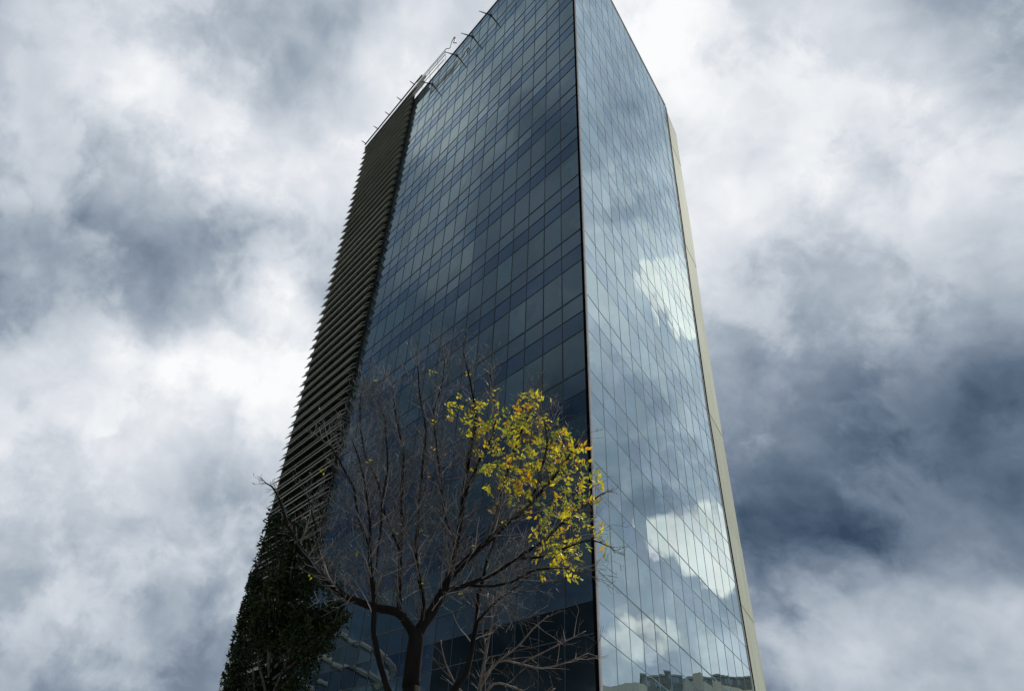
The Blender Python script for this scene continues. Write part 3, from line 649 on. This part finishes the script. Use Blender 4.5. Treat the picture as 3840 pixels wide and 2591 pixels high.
# --- dark broadleaf tree at the left foot of the tower, its flank trimmed flat
dt = empty('evergreen_tree', (-.3, 17, 0), 'dense dark green broadleaf tree at the left foot of the tower', 'tree')
mb = MB(); mb.tube(smooth_poly([(-.2, 17, 0, .26), (-.15, 17.05, 1.5, .2), (-.3, 17, 3.2, .17), (-.2, 17.1, 5, .12), (-.3, 17, 7, .07), (-.5, 17, 8.6, .03)], 3), 10); mb.build('trunk', M_bark, dt, smooth=True)
gl = MB(); gb = MB()
for x, y, zc, r in DARK:
    for _ in range(int(520*(r/.7)**2)):
        v = dirv()*r*(random.random()**.45)
        p = Vector((x+v.x, y+v.y*1.1, zc+v.z*.95))
        if p.x/p.y < -.0745+random.uniform(-.001, .003): continue
        if noise.noise(p*1.7)+.4*noise.noise(p*5) < -.06: continue
        base = random.choice([(.008, .018, .006), (.010, .024, .007), (.016, .028, .008), (.006, .014, .005), (.03, .045, .012)])
        for k in range(5):
            d = dirv(); kk = random.uniform(.7, 1.2)
            pl_ = p+dirv()*.09
            if (pl_.x+d.x*.06)/pl_.y < -.0752: continue
            leaf(gl, pl_, d, dirv(), random.uniform(.05, .17), random.uniform(.025, .065), (base[0]*kk, base[1]*kk, base[2]*kk, 1))
    if zc > 4.5:
        z0 = max(3.2, zc-1.2); p0 = Vector((-.28, 17.03, z0)); v = Vector((max(x, -.95)+.1, y-.2, zc))-p0
        gb.tube([(*p0, .035), (*(p0+v*.5+Vector((0, 0, -.1))), .025), (*(p0+v), .012)], 6)
        for _ in range(3): grow(gb, p0+v*random.uniform(.85, 1), v+Vector((.2, 0, .1)), random.uniform(.3, .6), .009, 2, [], 2)
gl.build('foliage', M_green, dt); gb.build('twigs', M_twig, dt)

# ------------------------------------------------------------------ what the mirror glass shows: buildings, hill and trees outside the frame
M_wall = surf_mat('slab_white', srgb(196, 196, 192), srgb(222, 222, 218), scale=.5, rough=.8, bump=.1)
M_bglass = glass_mat('neighbour_glass', srgb(24, 40, 46), (.7, .9, 1.), base=.15, gain=.8, power=3, bump=.0)
nb = empty('apartment_block', (-52, 82, 0), 'dark glazed block with curved white floor edges seen mirrored low in the tower glass', 'building')
m = MB(); g_ = MB()
cxn, cyn = -58., 86.
for k in range(9):
    z0 = k*3.6
    R_ = 15.
    ring = [(cxn+R_*math.cos(a), cyn+R_*.8*math.sin(a)) for a in [2*math.pi*i/40 for i in range(40)]]
    ring2 = [(cxn+(R_-1.2)*math.cos(a), cyn+(R_-1.2)*.8*math.sin(a)) for a in [2*math.pi*i/40 for i in range(40)]]
    for i in range(40):
        a, b_ = ring[i], ring[(i+1) % 40]; c_, d = ring2[i], ring2[(i+1) % 40]
        m.hexa([(*c_, z0+3.3), (*d, z0+3.3), (*b_, z0+3.3), (*a, z0+3.3)], [(*c_, z0+3.6), (*d, z0+3.6), (*b_, z0+3.6), (*a, z0+3.6)])
        g_.poly([(*c_, z0), (*d, z0), (*d, z0+3.3), (*c_, z0+3.3)][::-1])
    if k == 8: m.poly([(*p, z0+3.58) for p in ring2])
m.build('floor_edge', M_wall, nb); g_.build('window_band', M_bglass, nb)

M_hill = surf_mat('scrub_hill', srgb(40, 50, 38), srgb(76, 80, 62), scale=.03, rough=.95, bump=.3, bscale=.3)
m = MB()
NA = 44; prof = []
for i in range(NA+1):
    az = math.radians(52+ (86-52)*i/NA)
    h = 75-.16*(math.degrees(az)-66)+2.5*math.exp(-((math.degrees(az)-63)/2.)**2)+3*noise.noise(Vector((i*.3, 1.7, 0)))+2*noise.noise(Vector((i*.6, 4, 0)))
    prof.append((az, h))
for ring_ in range(8):
    for i in range(NA):
        def hp(i, r_):
            az, h = prof[i]; d = 150+r_*14
            fz = math.sin(min(1, r_/6)*math.pi/2)
            return (math.sin(az)*d+9, math.cos(az)*d+21, h*fz-.1+2.5*noise.noise(Vector((i*.5, r_*.9, 3)))*fz)
        m.poly([hp(i, ring_), hp(i+1, ring_), hp(i+1, ring_+1), hp(i, ring_+1)])
tag(m.build('hill', M_hill, smooth=True), kind='structure')
M_bw = surf_mat('hill_house_wall', srgb(88, 88, 80), srgb(120, 116, 106), scale=.3, rough=.85, bump=.1)
for i, (az, d, w_, h, zb, lab) in enumerate([(61.5, 232, 20, 3, 74.5, 'broad flat-roofed house on the hill crest mirrored at right foot of the glass'),
                                   (66.2, 236, 9, 4, 73, 'narrow pale house standing on the hill crest beside the broad one'),
                                   (63.8, 225, 13, 3, 72, 'low long house below the hill crest between two taller ones')]):
    a = math.radians(az); px, py = math.sin(a)*d+9, math.cos(a)*d+21
    hs = empty('hill_house', (px, py, zb), lab, 'house', 'houses on the mirrored hill')
    f = Vector((-math.sin(a), -math.cos(a), 0)); r_ = Vector((f.y, -f.x, 0))
    def TH(x, y, z, px=px, py=py, f=f, r_=r_, zb=zb): q = Vector((px, py, zb))+r_*x+f*y; return (q.x, q.y, q.z+z)
    mm = MB(); mm.box((-w_/2, -5, -6), (w_/2, 5, h), None, TH); mm.build('wall', M_bw, hs)
    mm = MB(); mm.box((-w_/2-.5, -5.5, h), (w_/2+.5, 5.5, h+.5), None, TH); mm.build('roof', M_roof, hs)
    nwin = int(w_/3)
    for k in range(nwin):
        x = -w_/2+1.5+k*(w_-3)/max(1, nwin-1)-.0
        mm = MB(); mm.box((x-.6, 5.003, h*.4), (x+.6, 5.06, h*.4+1.6), None, TH); mm.build('window', M_bglass, hs)

S.cycles.samples = 128
S.cycles.max_bounces = 6
S.cycles.use_denoising = True
